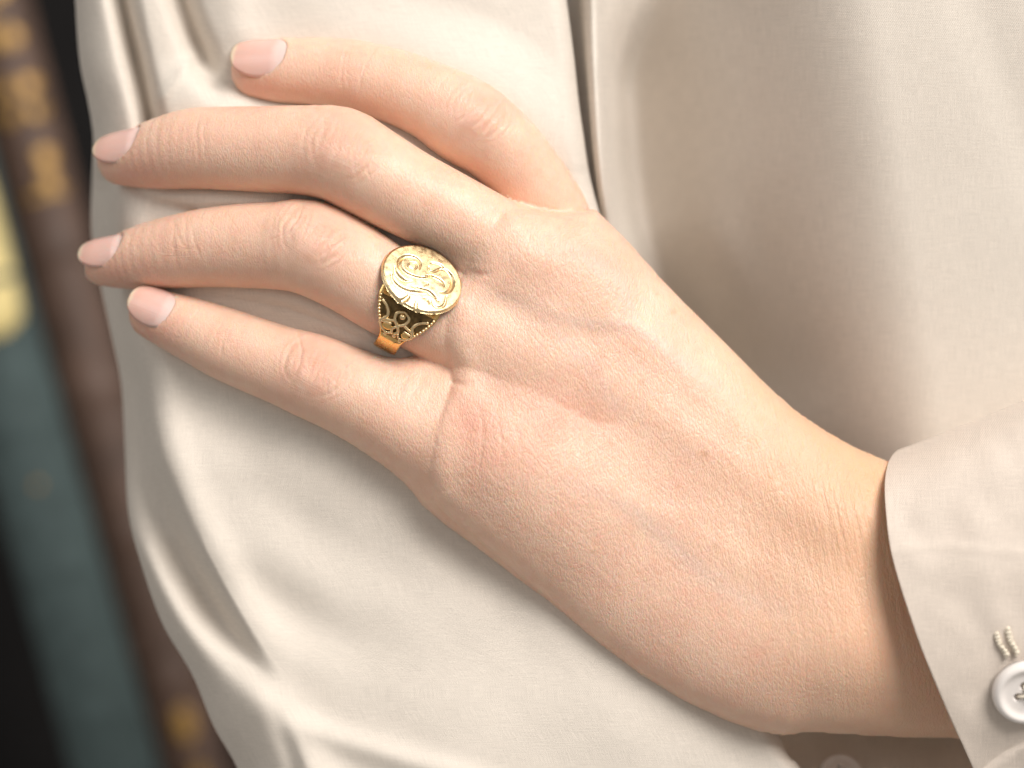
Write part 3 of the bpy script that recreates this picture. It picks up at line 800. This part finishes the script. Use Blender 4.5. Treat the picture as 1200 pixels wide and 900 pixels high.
# ------------------------------------------------------------------ blouse
# sleeve of the arm the hand lies on: rolls round its left side, folds as ridges and valleys
def interp(v, table):
    t = np.asarray(table, float)
    P = spline(t, 200)
    return np.interp(v, P[:, 1], P[:, 0])
XL = [(84, -80), (88, 0), (93, 70), (103, 120), (109, 160), (108, 200), (107, 270), (117, 330), (132, 400), (142, 450), (146, 520), (150, 600), (165, 660), (190, 730), (225, 790), (250, 850), (278, 900), (310, 980)]
XR = [(652, -80), (664, 0), (672, 60), (683, 150), (701, 245), (760, 420), (850, 680), (915, 865), (938, 900), (985, 980)]
def sleeve_depth(U, V):
    d = 118 + 0.00010 * (U - 480) ** 2 - 38 * sstep(V, 400, 560) - 22 * sstep(V, 560, 900)
    d = d + 6 * smooth_noise(U, V, 420, 3) + 1.5 * smooth_noise(U, V, 130, 8)
    # the cloth rises to meet the fingers that lie in it
    num = np.zeros(np.shape(U)); den = np.full(np.shape(U), 1e-9); mn = np.full(np.shape(U), 1e9)
    for nm, pts in FINGERS.items():
        for (u, v, dc, r) in spline(pts[2:], 45):
            q = np.hypot(U - u, V - v)
            w_ = np.exp(-(q / 42) ** 2) + 1e-12
            num += w_ * (dc + 0.16 * r); den += w_
            mn = np.minimum(mn, q - r)
    d = d + (num / den - d) * (1 - sstep(mn, 0, 75))
    q, s, p = poly_dist(U, V, [(165, 228), (245, 231), (345, 236)])
    d = d - 14 * np.exp(-(q / 13) ** 2) * np.sin(np.clip(p, 0, 1) * math.pi) ** 0.5
    q, s, p = poly_dist(U, V, [(215, 338), (310, 352), (390, 378), (470, 418), (500, 435)])
    d = d - 14 * np.exp(-(q / 17) ** 2) * np.sin(np.clip(p, 0, 1) * math.pi) ** 0.5
    # main panel's left fold: step down on its left side
    E = [(150, 190), (144, 235), (152, 330), (163, 400), (175, 450), (190, 530), (218, 600), (258, 680), (300, 750), (345, 815)]
    q, s, p = poly_dist(U, V, E)
    sg = -q * s      # >0 on the picture's left of the line
    fade = sstep(p, 0.0, 0.10) * (1 - sstep(p, 0.80, 1.0))
    d = d + fade * (62 * sstep(sg, -3, 24) - 44 * sstep(sg, 26, 75) * sstep(p, 0.35, 0.7)) - fade * 9 * np.exp(-((sg + 14) / 18) ** 2)
    # lower roll
    q, s, p = poly_dist(U, V, [(150, 600), (185, 680), (250, 765), (325, 845), (370, 920)])
    d = d - 20 * np.exp(-(q / 26) ** 2) * sstep(p, 0.0, 0.2)
    # crease and small folds at the lower left
    q, s, p = poly_dist(U, V, [(318, 815), (326, 850), (345, 900), (352, 960)])
    d = d + 10 * np.exp(-(q / 11) ** 2) * sstep(p, 0, 0.6)
    q, s, p = poly_dist(U, V, [(330, 838), (400, 868), (520, 905), (640, 950)])
    d = d - 9 * np.exp(-(q / 16) ** 2) * sstep(p, 0, 0.2)
    # folds above the fingertips
    q, s, p = poly_dist(U, V, [(128, -80), (143, 0), (154, 50), (166, 100), (176, 145), (182, 190)])
    d = d + 60 * np.exp(-(q / 12) ** 2)
    q, s, p = poly_dist(U, V, [(190, -80), (212, 0), (228, 45), (246, 85), (262, 125)])
    d = d + 46 * np.exp(-(q / 14) ** 2) * (1 - sstep(p, 0.55, 1.0))
    q, s, p = poly_dist(U, V, [(262, -80), (272, 0), (280, 40), (300, 90)])
    d = d - 11 * np.exp(-(q / 26) ** 2) * (1 - sstep(p, 0.6, 1.0))
    q, s, p = poly_dist(U, V, [(185, 118), (210, 90), (228, 62)])
    d = d - 4 * np.exp(-(q / 7) ** 2)
    # crease between middle and ring fingertips
    q, s, p = poly_dist(U, V, [(140, 205), (165, 225), (190, 240), (225, 250)])
    d = d + 6 * np.exp(-(q / 7) ** 2)
    # wide soft valleys below the little finger
    q, s, p = poly_dist(U, V, [(190, 470), (290, 560), (380, 640), (470, 690)])
    d = d + 3 * np.exp(-(q / 38) ** 2) * np.sin(np.clip(p, 0, 1) * math.pi) ** 2
    q, s, p = poly_dist(U, V, [(255, 640), (300, 690), (380, 740), (500, 790)])
    d = d + 13 * np.exp(-(q / 32) ** 2) * np.sin(np.clip(p, 0, 1) * math.pi) ** 2
    q, s, p = poly_dist(U, V, [(250, 500), (350, 560), (470, 640), (600, 760)])
    d = d - 6 * np.exp(-(q / 30) ** 2) * np.sin(np.clip(p, 0, 1) * math.pi) ** 2
    return d
rows = np.arange(-78, 976, 2.5)
al = np.radians(np.linspace(-80, 90, 46))
RHO = 80.0
nfr = 280
Us, Vs, Es = [], [], []
for v in rows:
    xl, xr = interp(v, XL), interp(v, XR)
    ul = xl + RHO * (1 - np.cos(al))
    uf = np.linspace(xl + RHO, xr - 22, nfr)[1:]
    be = np.radians(np.linspace(0, 130, 16))[1:]
    ur = xr - 22 + 22 * np.sin(be)
    Us.append(np.concatenate([ul, uf, ur])); Vs.append(np.full(len(ul) + len(uf) + len(ur), v))
    Es.append(np.concatenate([RHO * 1.25 * (1 - np.sin(al)), np.zeros(len(uf)), 34 * (1 - np.cos(be))]))
Us, Vs, Es = np.array(Us), np.array(Vs), np.array(Es)
Dd = sleeve_depth(Us, Vs) + Es
ncs = Us.shape[1]
arc = np.concatenate([np.zeros((len(rows), 1)), np.cumsum(np.hypot(np.diff(Us, axis=1), np.diff(Dd, axis=1)), 1)], 1)
sleeve = mesh_obj('sleeve', at(Us, Vs, Dd).reshape(-1, 3), grid_faces(len(rows), ncs)[:, ::-1], M_SLEEVE, uv=np.stack([arc.ravel(), Vs.ravel()], -1))
sleeve['label'] = 'cream sleeve under the spread fingers'
child(sleeve)

# body of the blouse behind hand and cuff
def torso_depth(U, V):
    d = 412 - 320 * sstep(U - 0.15 * (V - 200), 660, 1060) - 150 * (1 - sstep(U - 0.06 * V, 680, 715)) + 30 * sstep(V, 420, 900) + 5 * smooth_noise(U, V, 500, 21)
    ov = np.maximum(V + 0.1 * (U - 1000) - 815, 0)
    d = d + 7.5 * ov * sstep(ov, 0, 30) * (1 - sstep(U, 1200, 1300)) + 0.22 * (V - 200)
    # hanging fold next to the sleeve
    q, s, p = poly_dist(U, V, [(700, -80), (703, 0), (704, 100), (712, 220), (735, 330), (760, 420)])
    sg = q * s
    d = d - (150 + 20 * sstep(V, 0, 200)) * np.exp(-(np.where(sg > 0, sg / (20 + 22 * sstep(-V, -110, 30)), sg / 19)) ** 2)
    q, s, p = poly_dist(U, V, [(835, 120), (838, 240), (850, 330), (880, 420)])
    d = d - 9 * np.exp(-(q / 38) ** 2) * np.sin(np.clip(p, 0, 1) * math.pi) ** 2
    q, s, p = poly_dist(U, V, [(880, 180), (895, 290), (930, 400), (990, 520)])
    d = d + 20 * np.exp(-(q / 40) ** 2) * np.sin(np.clip(p, 0, 1) * math.pi) ** 2
    q, s, p = poly_dist(U, V, [(1120, -80), (1150, 20), (1185, 110), (1230, 220)])
    d = d + 4 * np.exp(-(q / 34) ** 2)
    q, s, p = poly_dist(U, V, [(745, 270), (800, 350), (870, 430), (960, 500)])
    d = d + 70 * np.exp(-(q / 55) ** 2) * np.sin(np.clip(p, 0, 1) * math.pi) ** 2
    q, s, p = poly_dist(U, V, [(880, 28), (980, 44), (1090, 48)])
    d = d - 0.15 * np.exp(-(q / 5) ** 2) * np.sin(np.clip(p, 0, 1) * math.pi) ** 2
    return d
ut, vt = np.arange(610, 1330, 2.5), np.arange(-78, 976, 2.5)
VT, UT = np.meshgrid(vt, ut, indexing='ij')
torso = mesh_obj('blouse_front', at(UT, VT, torso_depth(UT, VT)).reshape(-1, 3), grid_faces(len(vt), len(ut))[:, ::-1], M_SLEEVE, uv=np.stack([UT.ravel(), VT.ravel()], -1))
torso['label'] = 'soft cream front of the blouse behind the wrist'
child(torso)

# the other forearm's sleeve, crossing below the wrist under the picture's lower edge
th = np.linspace(0, 2 * math.pi, 72, endpoint=False); ul_ = np.linspace(885, 1500, 90)
TH, UL = np.meshgrid(th, ul_)
wr_ = 5 * smooth_noise(UL, TH * 90, 160, 61)
lower = mesh_obj('lower_sleeve', at(UL, 1036 - (182 + wr_) * np.cos(TH) + 0.01 * (UL - 900), 285 + (160 + wr_) * np.sin(TH)).reshape(-1, 3), grid_faces(90, 72, wrap_c=True), M_SLEEVE, uv=np.stack([UL.ravel(), TH.ravel() * 100], -1))
child(lower)

# cuff round the wrist
edge = spline([(1120, 560, 235), (1085, 540, 200), (1058, 530, 125), (1044, 541, 65), (1038, 564, 2), (1038, 596, -34), (1043, 640, -54), (1056, 690, -66), (1080, 760, -70), (1109, 830, -58), (1140, 900, -28), (1168, 965, 20), (1180, 1000, 90), (1170, 1005, 160)], 220)
ns = 90
sl_ = np.linspace(0, 1, ns)
EU, EV, ED = edge[:, 0][:, None], edge[:, 1][:, None], edge[:, 2][:, None]
T = sl_[None]
CU = EU + 230 * T; CV = EV - 96 * T + 14 * T * (1 - T); CD = ED - 34 * T
CD = CD + 3.0 * smooth_noise(CU, CV, 150, 33) * sstep(T, 0, 0.15) + 1.0 * smooth_noise(CU, CV, 60, 35)
q, s, p = poly_dist(CU, CV, [(1040, 646), (1100, 640), (1180, 645), (1260, 650)])
CD = CD - 0.8 * np.exp(-(q / 6) ** 2) + 0.7 * sstep(q * s, -5, 5)
q, s, p = poly_dist(CU, CV, [(1130, 925), (1165, 893), (1200, 872), (1260, 850)])
CD = CD + 7 * sstep(q * s, -4, 4)
cuff = mesh_obj('cuff', at(CU, CV, CD).reshape(-1, 3), grid_faces(len(edge), ns), M_CUFF, uv=np.stack([CU.ravel(), CV.ravel()], -1))
md = cuff.modifiers.new('thick', 'SOLIDIFY'); md.thickness = 8 * PX; md.offset = 0
bv = cuff.modifiers.new('soft', 'BEVEL'); bv.width = 2.6 * PX; bv.segments = 3; bv.limit_method = 'ANGLE'; bv.angle_limit = math.radians(50)
cuff['label'] = 'cream buttoned cuff round the wrist'
child(cuff)
def cuff_point(u, v):
    i = np.unravel_index(np.argmin((CU - u) ** 2 + (CV - v) ** 2), CU.shape)
    P = at(CU, CV, CD)
    p = Vector(P[i]); i0, j0 = max(1, min(i[0], len(edge) - 2)), max(1, min(i[1], ns - 2))
    a = Vector(P[i0 + 1, j0] - P[i0 - 1, j0]); b = Vector(P[i0, j0 + 1] - P[i0, j0 - 1])
    nn = a.cross(b).normalized()
    if nn.y > 0: nn = -nn
    return p, nn

def button_mesh(name, p, nn, rad, mat, holes=True, spin=0.4):
    """disc with raised rim, dished middle and four real holes (lathe rings with gaps cut by displacement)"""
    nr, na = 40, 96
    rr = np.linspace(0, 1, nr); aa = np.linspace(0, 2 * math.pi, na, endpoint=False)
    R, A = np.meshgrid(rr, aa, indexing='ij')
    x, y = R * np.cos(A), R * np.sin(A)
    h = 0.20 + 0.085 * np.exp(-((R - 0.80) / 0.13) ** 2) - 0.03 * (1 - R) - 0.25 * np.clip((R - 0.9) / 0.1, 0, 1) ** 2.2
    if holes:
        for k in range(4):
            a = spin + k * math.pi / 2
            q = np.hypot(x - 0.27 * math.cos(a), y - 0.27 * math.sin(a))
            h = h - 0.24 * (1 - sstep(q, 0.075, 0.125))
    zf = np.vectorize(lambda t: t)(h)
    Vt = np.stack([x, y, zf], -1).reshape(-1, 3) * rad
    base = np.stack([np.cos(aa) * 0.96, np.sin(aa) * 0.96, np.full(na, -0.02)], -1) * rad
    faces = [tuple(f) for f in grid_faces(nr, na, wrap_c=True)]
    n0 = len(Vt); last = (nr - 1) * na
    faces += [(last + i, n0 + i, n0 + (i + 1) % na, last + (i + 1) % na)[::-1] for i in range(na)]
    faces.append(tuple(range(n0, n0 + na)))
    q = nn.to_track_quat('Z', 'Y')
    Mx = q.to_matrix()
    Vt = [p + Mx @ Vector(v) for v in np.vstack([Vt, base])]
    return mesh_obj(name, Vt, faces, mat), Mx
p, nn = cuff_point(1202, 805)
k_b = 1 + p.y / PX / DP
bp_ = p + nn * 9 * PX
btn, Mx = button_mesh('button', bp_, nn, 40.5 * PX * k_b, M_BUTTON, spin=0.35)
btn['label'] = 'white four-hole cuff button'
child(btn, cuff)

def tube(name, pts, r, mat, ns=8, twist=None):
    P = np.asarray(pts, float); n = len(P)
    t = np.gradient(P, axis=0); t /= np.linalg.norm(t, axis=1)[:, None]
    ref = np.array([0.3, 0.9, 0.2])
    a = np.cross(t, ref); a /= np.linalg.norm(a, axis=1)[:, None]; b = np.cross(t, a)
    r = np.broadcast_to(np.asarray(r, float), (n,))
    an = np.linspace(0, 2 * math.pi, ns, endpoint=False)
    V = P[:, None] + r[:, None, None] * (np.cos(an)[None, :, None] * a[:, None] + np.sin(an)[None, :, None] * b[:, None])
    f = [tuple(x) for x in grid_faces(n, ns, wrap_c=True)] + [tuple(range(ns))[::-1], tuple(range((n - 1) * ns, n * ns))]
    return mesh_obj(name, V.reshape(-1, 3), f, mat)
# thread through the button's holes
for k in (0, 1):
    a0 = 0.35 + k * math.pi / 2; a1 = a0 + math.pi
    R0 = 40.5 * PX * k_b
    pts = []
    for s_ in np.linspace(0, 1, 15):
        x = (1 - 2 * s_) * 0.27
        z = 0.235 - 0.16 * (abs(1 - 2 * s_)) ** 6 + 0.03 * k * (1 - abs(1 - 2 * s_))
        pts.append(bp_ + Mx @ Vector((x * math.cos(a0) * R0, x * math.sin(a0) * R0, z * R0)))
    child(tube('button_thread', [tuple(q_) for q_ in pts], 0.045 * R0, M_THREAD), cuff)
# buttonhole: two corded bars of stitches
for (ua, va, ub, vb) in ((1166, 742, 1180, 770), (1179, 736, 1192, 768)):
    pts, rad = [], []
    for s_ in np.linspace(0, 1, 60):
        u, v = ua + (ub - ua) * s_, va + (vb - va) * s_
        pp, n2 = cuff_point(u, v)
        wob = 1.3 * math.sin(s_ * 37)
        pts.append(tuple(Vector(at(u + wob, v, 0)) * 1.0))
        rad.append((2.7 + 0.9 * math.sin(s_ * 44) + rng.uniform(-.3, .3)) * PX)
    # lay them on the cuff
    pts = [tuple(Vector(at(ua + (ub - ua) * s_ + 1.2 * math.sin(s_ * 37), va + (vb - va) * s_, (cuff_point(ua + (ub - ua) * 0.5, va + (vb - va) * 0.5)[0].y / PX) - 6))) for s_ in np.linspace(0, 1, 60)]
    child(tube('buttonhole_stitching', pts, rad, M_THREAD), cuff)

# small button on the shaded blouse front under the wrist
pb = Vector(at(986., 906., 172.))
b2, _ = button_mesh('button', pb, Vector((0.0, -0.72, 0.70)), 27 * PX, M_BUTTON)
b2['label'] = 'button half hidden in the shade under the wrist'
child(b2, lower)

# ------------------------------------------------------------------ signet ring
def fpoint(u, v, d): return np.array(wpx(u, v, d))
RC = fpoint(475, 361, 54)                     # on the finger's axis
ta = fpoint(428, 326, 50) - fpoint(520, 374, 58); ta /= np.linalg.norm(ta)     # towards fingertip
up = np.array([0.49, 0, 0.87]); tilt = math.radians(37)
nf = math.cos(tilt) * np.array([0, -1., 0]) + math.sin(tilt) * up
nf -= ta * (nf @ ta); nf /= np.linalg.norm(nf)
sdv = np.cross(ta, nf)                        # sideways: towards the little finger or away
if sdv[2] > 0: sdv = -sdv                     # picture-down
ring = empty('signet_ring', RC * PX)
tag(ring, 'gold signet ring with engraved monogram on the ring finger', 'ring')
FR = 53.5
A_, B_ = 50.5, 46.5                           # semi axes of the face: along the finger, across it
HF = 64.0                                     # height of the face over the finger axis
def rp(a, s, h): return RC + a * ta + s * sdv + h * nf
def rpa(a, s, h):
    a, s, h = np.broadcast_arrays(np.asarray(a, float), np.asarray(s, float), np.asarray(h, float))
    return (RC + a[..., None] * ta + s[..., None] * sdv + h[..., None] * nf) * PX

# engraved face. strokes are given in pixels of a 5.62x enlargement whose origin is photo (400, 270)
def face_uv(x, y):
    """photo position of an engraving point -> (a, s) on the face plane"""
    out = []
    for xx, yy in zip(x, y):
        u, v = 400 + xx / 5.62, 270 + yy / 5.62
        o = np.array([0, -DP, 0]); dr = fpoint(u, v, 0) - o
        p0 = rp(0, 0, HF + 4)
        t_ = ((p0 - o) @ nf) / (dr @ nf)
        q_ = o + dr * t_ - RC
        out.append((q_ @ ta, q_ @ sdv))
    return np.array(out)
STROKES = [  # points, width start, mid, end (px on the ring)
    ([(440, 235), (452, 215), (485, 215), (497, 240), (475, 257), (448, 240)], 1.0, 1.4, 0.8),
    ([(515, 255), (522, 215), (488, 178), (430, 168), (388, 190), (384, 228), (420, 275), (480, 303), (545, 313), (600, 300)], 1.2, 2.8, 1.4),
    ([(350, 235), (358, 272), (390, 312), (425, 332), (465, 335)], 0.7, 3.4, 0.8),
    ([(330, 283), (340, 325), (380, 368), (440, 398), (510, 408), (575, 415), (620, 440)], 0.8, 3.4, 1.2),
    ([(312, 355), (322, 405), (355, 445), (400, 458), (440, 435), (448, 415)], 0.7, 4.0, 0.8),
    ([(575, 240), (578, 268), (605, 272), (640, 255), (668, 240), (640, 222), (595, 215)], 1.0, 2.0, 1.6),
    ([(640, 250), (690, 262), (722, 295), (735, 340), (722, 385), (690, 408), (652, 410)], 1.0, 3.2, 0.8),
    ([(560, 300), (600, 305), (640, 322), (668, 345), (680, 370)], 1.4, 2.4, 0.9),
    ([(470, 370), (520, 385), (570, 400), (605, 425), (640, 465)], 1.0, 2.8, 1.0),
    ([(548, 340), (572, 352), (545, 366)], 0.8, 1.3, 0.8),
    ([(500, 458), (493, 500), (515, 540), (555, 562), (600, 555), (640, 535)], 0.8, 3.8, 0.8),
    ([(545, 445), (570, 455), (585, 485)], 0.8, 1.6, 0.7),
    ([(600, 455), (612, 490), (645, 505), (680, 485), (692, 430)], 0.8, 2.2, 0.8),
    ([(385, 485), (420, 505), (462, 525)], 0.5, 1.0, 0.5),
]
nr, na = 110, 220
rr = np.linspace(0, 1, nr); aa = np.linspace(0, 2 * math.pi, na, endpoint=False)
R_, AA = np.meshgrid(rr, aa, indexing='ij')
fa, fs = R_ * A_ * np.cos(AA), R_ * B_ * np.sin(AA)
fh = 4.2 - 1.2 * R_ ** 2 - 3.4 * np.clip((R_ - 0.93) / 0.07, 0, 1) ** 2.2
for pts, w0, w1, w2 in STROKES:
    q_ = spline(face_uv(*zip(*pts)), 40)
    d_, _, p_ = poly_dist(fa, fs, q_, n=0)
    wd = np.where(p_ < 0.5, w0 + (w1 - w0) * np.sin(p_ * math.pi), w2 + (w1 - w2) * np.sin(p_ * math.pi))
    fh = fh - 0.75 * np.clip(1 - d_ / wd, 0, 1) * wd
face_f = [tuple(f) for f in grid_faces(nr, na, wrap_c=True)]
vf = rpa(fa, fs, HF + fh).reshape(-1, 3)
bot = rpa(A_ * 0.90 * np.cos(aa), B_ * 0.90 * np.sin(aa), np.full(na, HF - 7.0))
n0 = len(vf); last = (nr - 1) * na
face_f += [(last + i, n0 + i, n0 + (i + 1) % na, last + (i + 1) % na) for i in range(na)]
face_f.append(tuple(range(n0, n0 + na)))
fo = mesh_obj('signet_face', np.vstack([vf, bot]), face_f, M_GOLD)
fo['label'] = 'oval gold face engraved with a script monogram'
child(fo, ring)

# band: goes round the finger, wide at the shoulders
def band_half(phi):
    a = np.abs(phi)
    return 14 + 24 * (1 - sstep(a, math.radians(30), math.radians(88)))
def band_rad(phi, extra=0.0):
    a = np.abs(phi)
    return FR + 3.5 + 5.0 * (1 - sstep(a, math.radians(40), math.radians(90))) + extra
def band_pt(phi, w, extra):
    """w -1..1 across the band"""
    a = w * band_half(phi); r = band_rad(phi, extra)
    return rpa(a, r * np.sin(phi), r * np.cos(phi))
ph = np.linspace(math.radians(24), math.radians(336), 150); ph2 = np.where(ph > math.pi, ph - 2 * math.pi, ph)
wv = np.linspace(-1, 1, 15)
PH, WV = np.meshgrid(ph2, wv, indexing='ij')
def prof_band(PH, WV):
    a = np.abs(PH)
    shoulder = 1 - sstep(a, math.radians(78), math.radians(86))
    return -2.2 * shoulder * (np.abs(WV) < 0.93) - 1.2 * WV ** 4
outer = band_pt(PH, WV, prof_band(PH, WV))
inner_ = band_pt(PH, WV, -4.5 - 1.2 * 0)
nc = len(wv) * 2
loop = np.concatenate([outer, inner_[:, ::-1]], 1)
bd = mesh_obj('band', loop.reshape(-1, 3), [tuple(x) for x in grid_faces(len(ph2), nc, wrap_c=True)] + [tuple(range(nc)), tuple(range((len(ph2) - 1) * nc, len(ph2) * nc))], M_GOLD2)
child(bd, ring)
# blackened recess of the shoulders
for sg in (1, -1):
    p1 = np.linspace(math.radians(34), math.radians(79), 24) * sg
    PH, WV = np.meshgrid(p1, np.linspace(-0.9, 0.9, 12), indexing='ij')
    o = mesh_obj('blackened_recess', band_pt(PH, WV, -1.0).reshape(-1, 3), [tuple(x) for x in grid_faces(24, 12)], M_AGED); child(o, ring)

def ellipsoid(name, phi, w, extra, ra, rs, rh, mat, ang=0.0):
    c = band_pt(np.array(phi), np.array(w), np.array(extra)) / PX
    er = np.cos(phi) * nf + np.sin(phi) * sdv
    et = -np.sin(phi) * nf + np.cos(phi) * sdv
    ca, sa = math.cos(ang), math.sin(ang)
    e1, e2 = ca * ta + sa * et, -sa * ta + ca * et
    th = np.linspace(0, math.pi, 9); fi = np.linspace(0, 2 * math.pi, 14, endpoint=False)
    TH, FI = np.meshgrid(th, fi, indexing='ij')
    V = c + (ra * np.sin(TH) * np.cos(FI))[..., None] * e1 + (rs * np.sin(TH) * np.sin(FI))[..., None] * e2 + (rh * np.cos(TH))[..., None] * er
    return child(mesh_obj(name, V.reshape(-1, 3) * PX, grid_faces(9, 14, wrap_c=True), mat), ring)
for sg in (1, -1):
    for w in (-0.93, 0.93):
        for deg in np.arange(36, 66, 3.6):
            ellipsoid('bead', sg * math.radians(deg), w, 0.6, 2.0, 1.9, 1.9, M_GOLD)
    # pierced ornament: crown bead, two framed hollows, petals and scrolls below them
    wire = lambda nm, pts, r, m=M_GOLD: child(tube(nm, [tuple(x) for x in band_pt(np.radians(spline(pts, 22)[:, 0]) * sg, spline(pts, 22)[:, 1], 0.6)], 1.45 * r * PX, m, 7), ring)
    ellipsoid('crown_bead', sg * math.radians(47), 0.0, 1.4, 4.0, 3.8, 3.4, M_GOLD)
    wire('scroll_wire', [(41, -0.02), (46, 0.24), (54, 0.22), (59, 0.02), (66, -0.16), (71, -0.05)], 1.5)
    wire('scroll_wire', [(41, 0.02), (46, -0.24), (54, -0.22), (59, -0.02), (66, 0.2), (72, 0.1)], 1.4)
    wire('scroll_wire', [(40, -0.85), (45, -0.62), (53, -0.55), (59, -0.75), (63, -0.92)], 1.5)
    wire('scroll_wire', [(40, 0.85), (45, 0.62), (53, 0.55), (59, 0.75), (63, 0.92)], 1.5)
    wire('scroll_wire', [(59, -0.75), (57, -0.42), (55, -0.22)], 1.3)
    wire('scroll_wire', [(59, 0.75), (57, 0.42), (55, 0.22)], 1.3)
    ellipsoid('petal', sg * math.radians(66), 0.5, 0.0, 7.0, 5.0, 2.2, M_GOLD2)
    ellipsoid('petal', sg * math.radians(67), -0.62, 0.0, 5.0, 5.0, 2.0, M_GOLD2)
    wire('scroll_wire', [(60, 0.3), (63, 0.85), (70, 0.85), (74, 0.45), (70, 0.1)], 1.2)
    wire('scroll_wire', [(62, -0.4), (64, -0.9), (71, -0.85), (74, -0.5), (69, -0.2)], 1.1)
    ellipsoid('bead', sg * math.radians(74), -0.1, 0.4, 2.6, 2.4, 2.2, M_GOLD)
    ellipsoid('bead', sg * math.radians(78), 0.55, 0.2, 2.2, 2.0, 1.8, M_GOLD)
    ellipsoid('bead', sg * math.radians(78), -0.65, 0.2, 2.2, 2.0, 1.8, M_GOLD)
    # engraved commas on the plain part of the band
    for (deg, w, an) in ((86, -0.4, 0.7), (90, 0.3, 0.9), (97, -0.25, 0.6), (101, 0.45, 0.8)):
        ellipsoid('engraved_mark', sg * math.radians(deg), w, -0.9, 4.2, 1.0, 0.9, M_AGED, an)
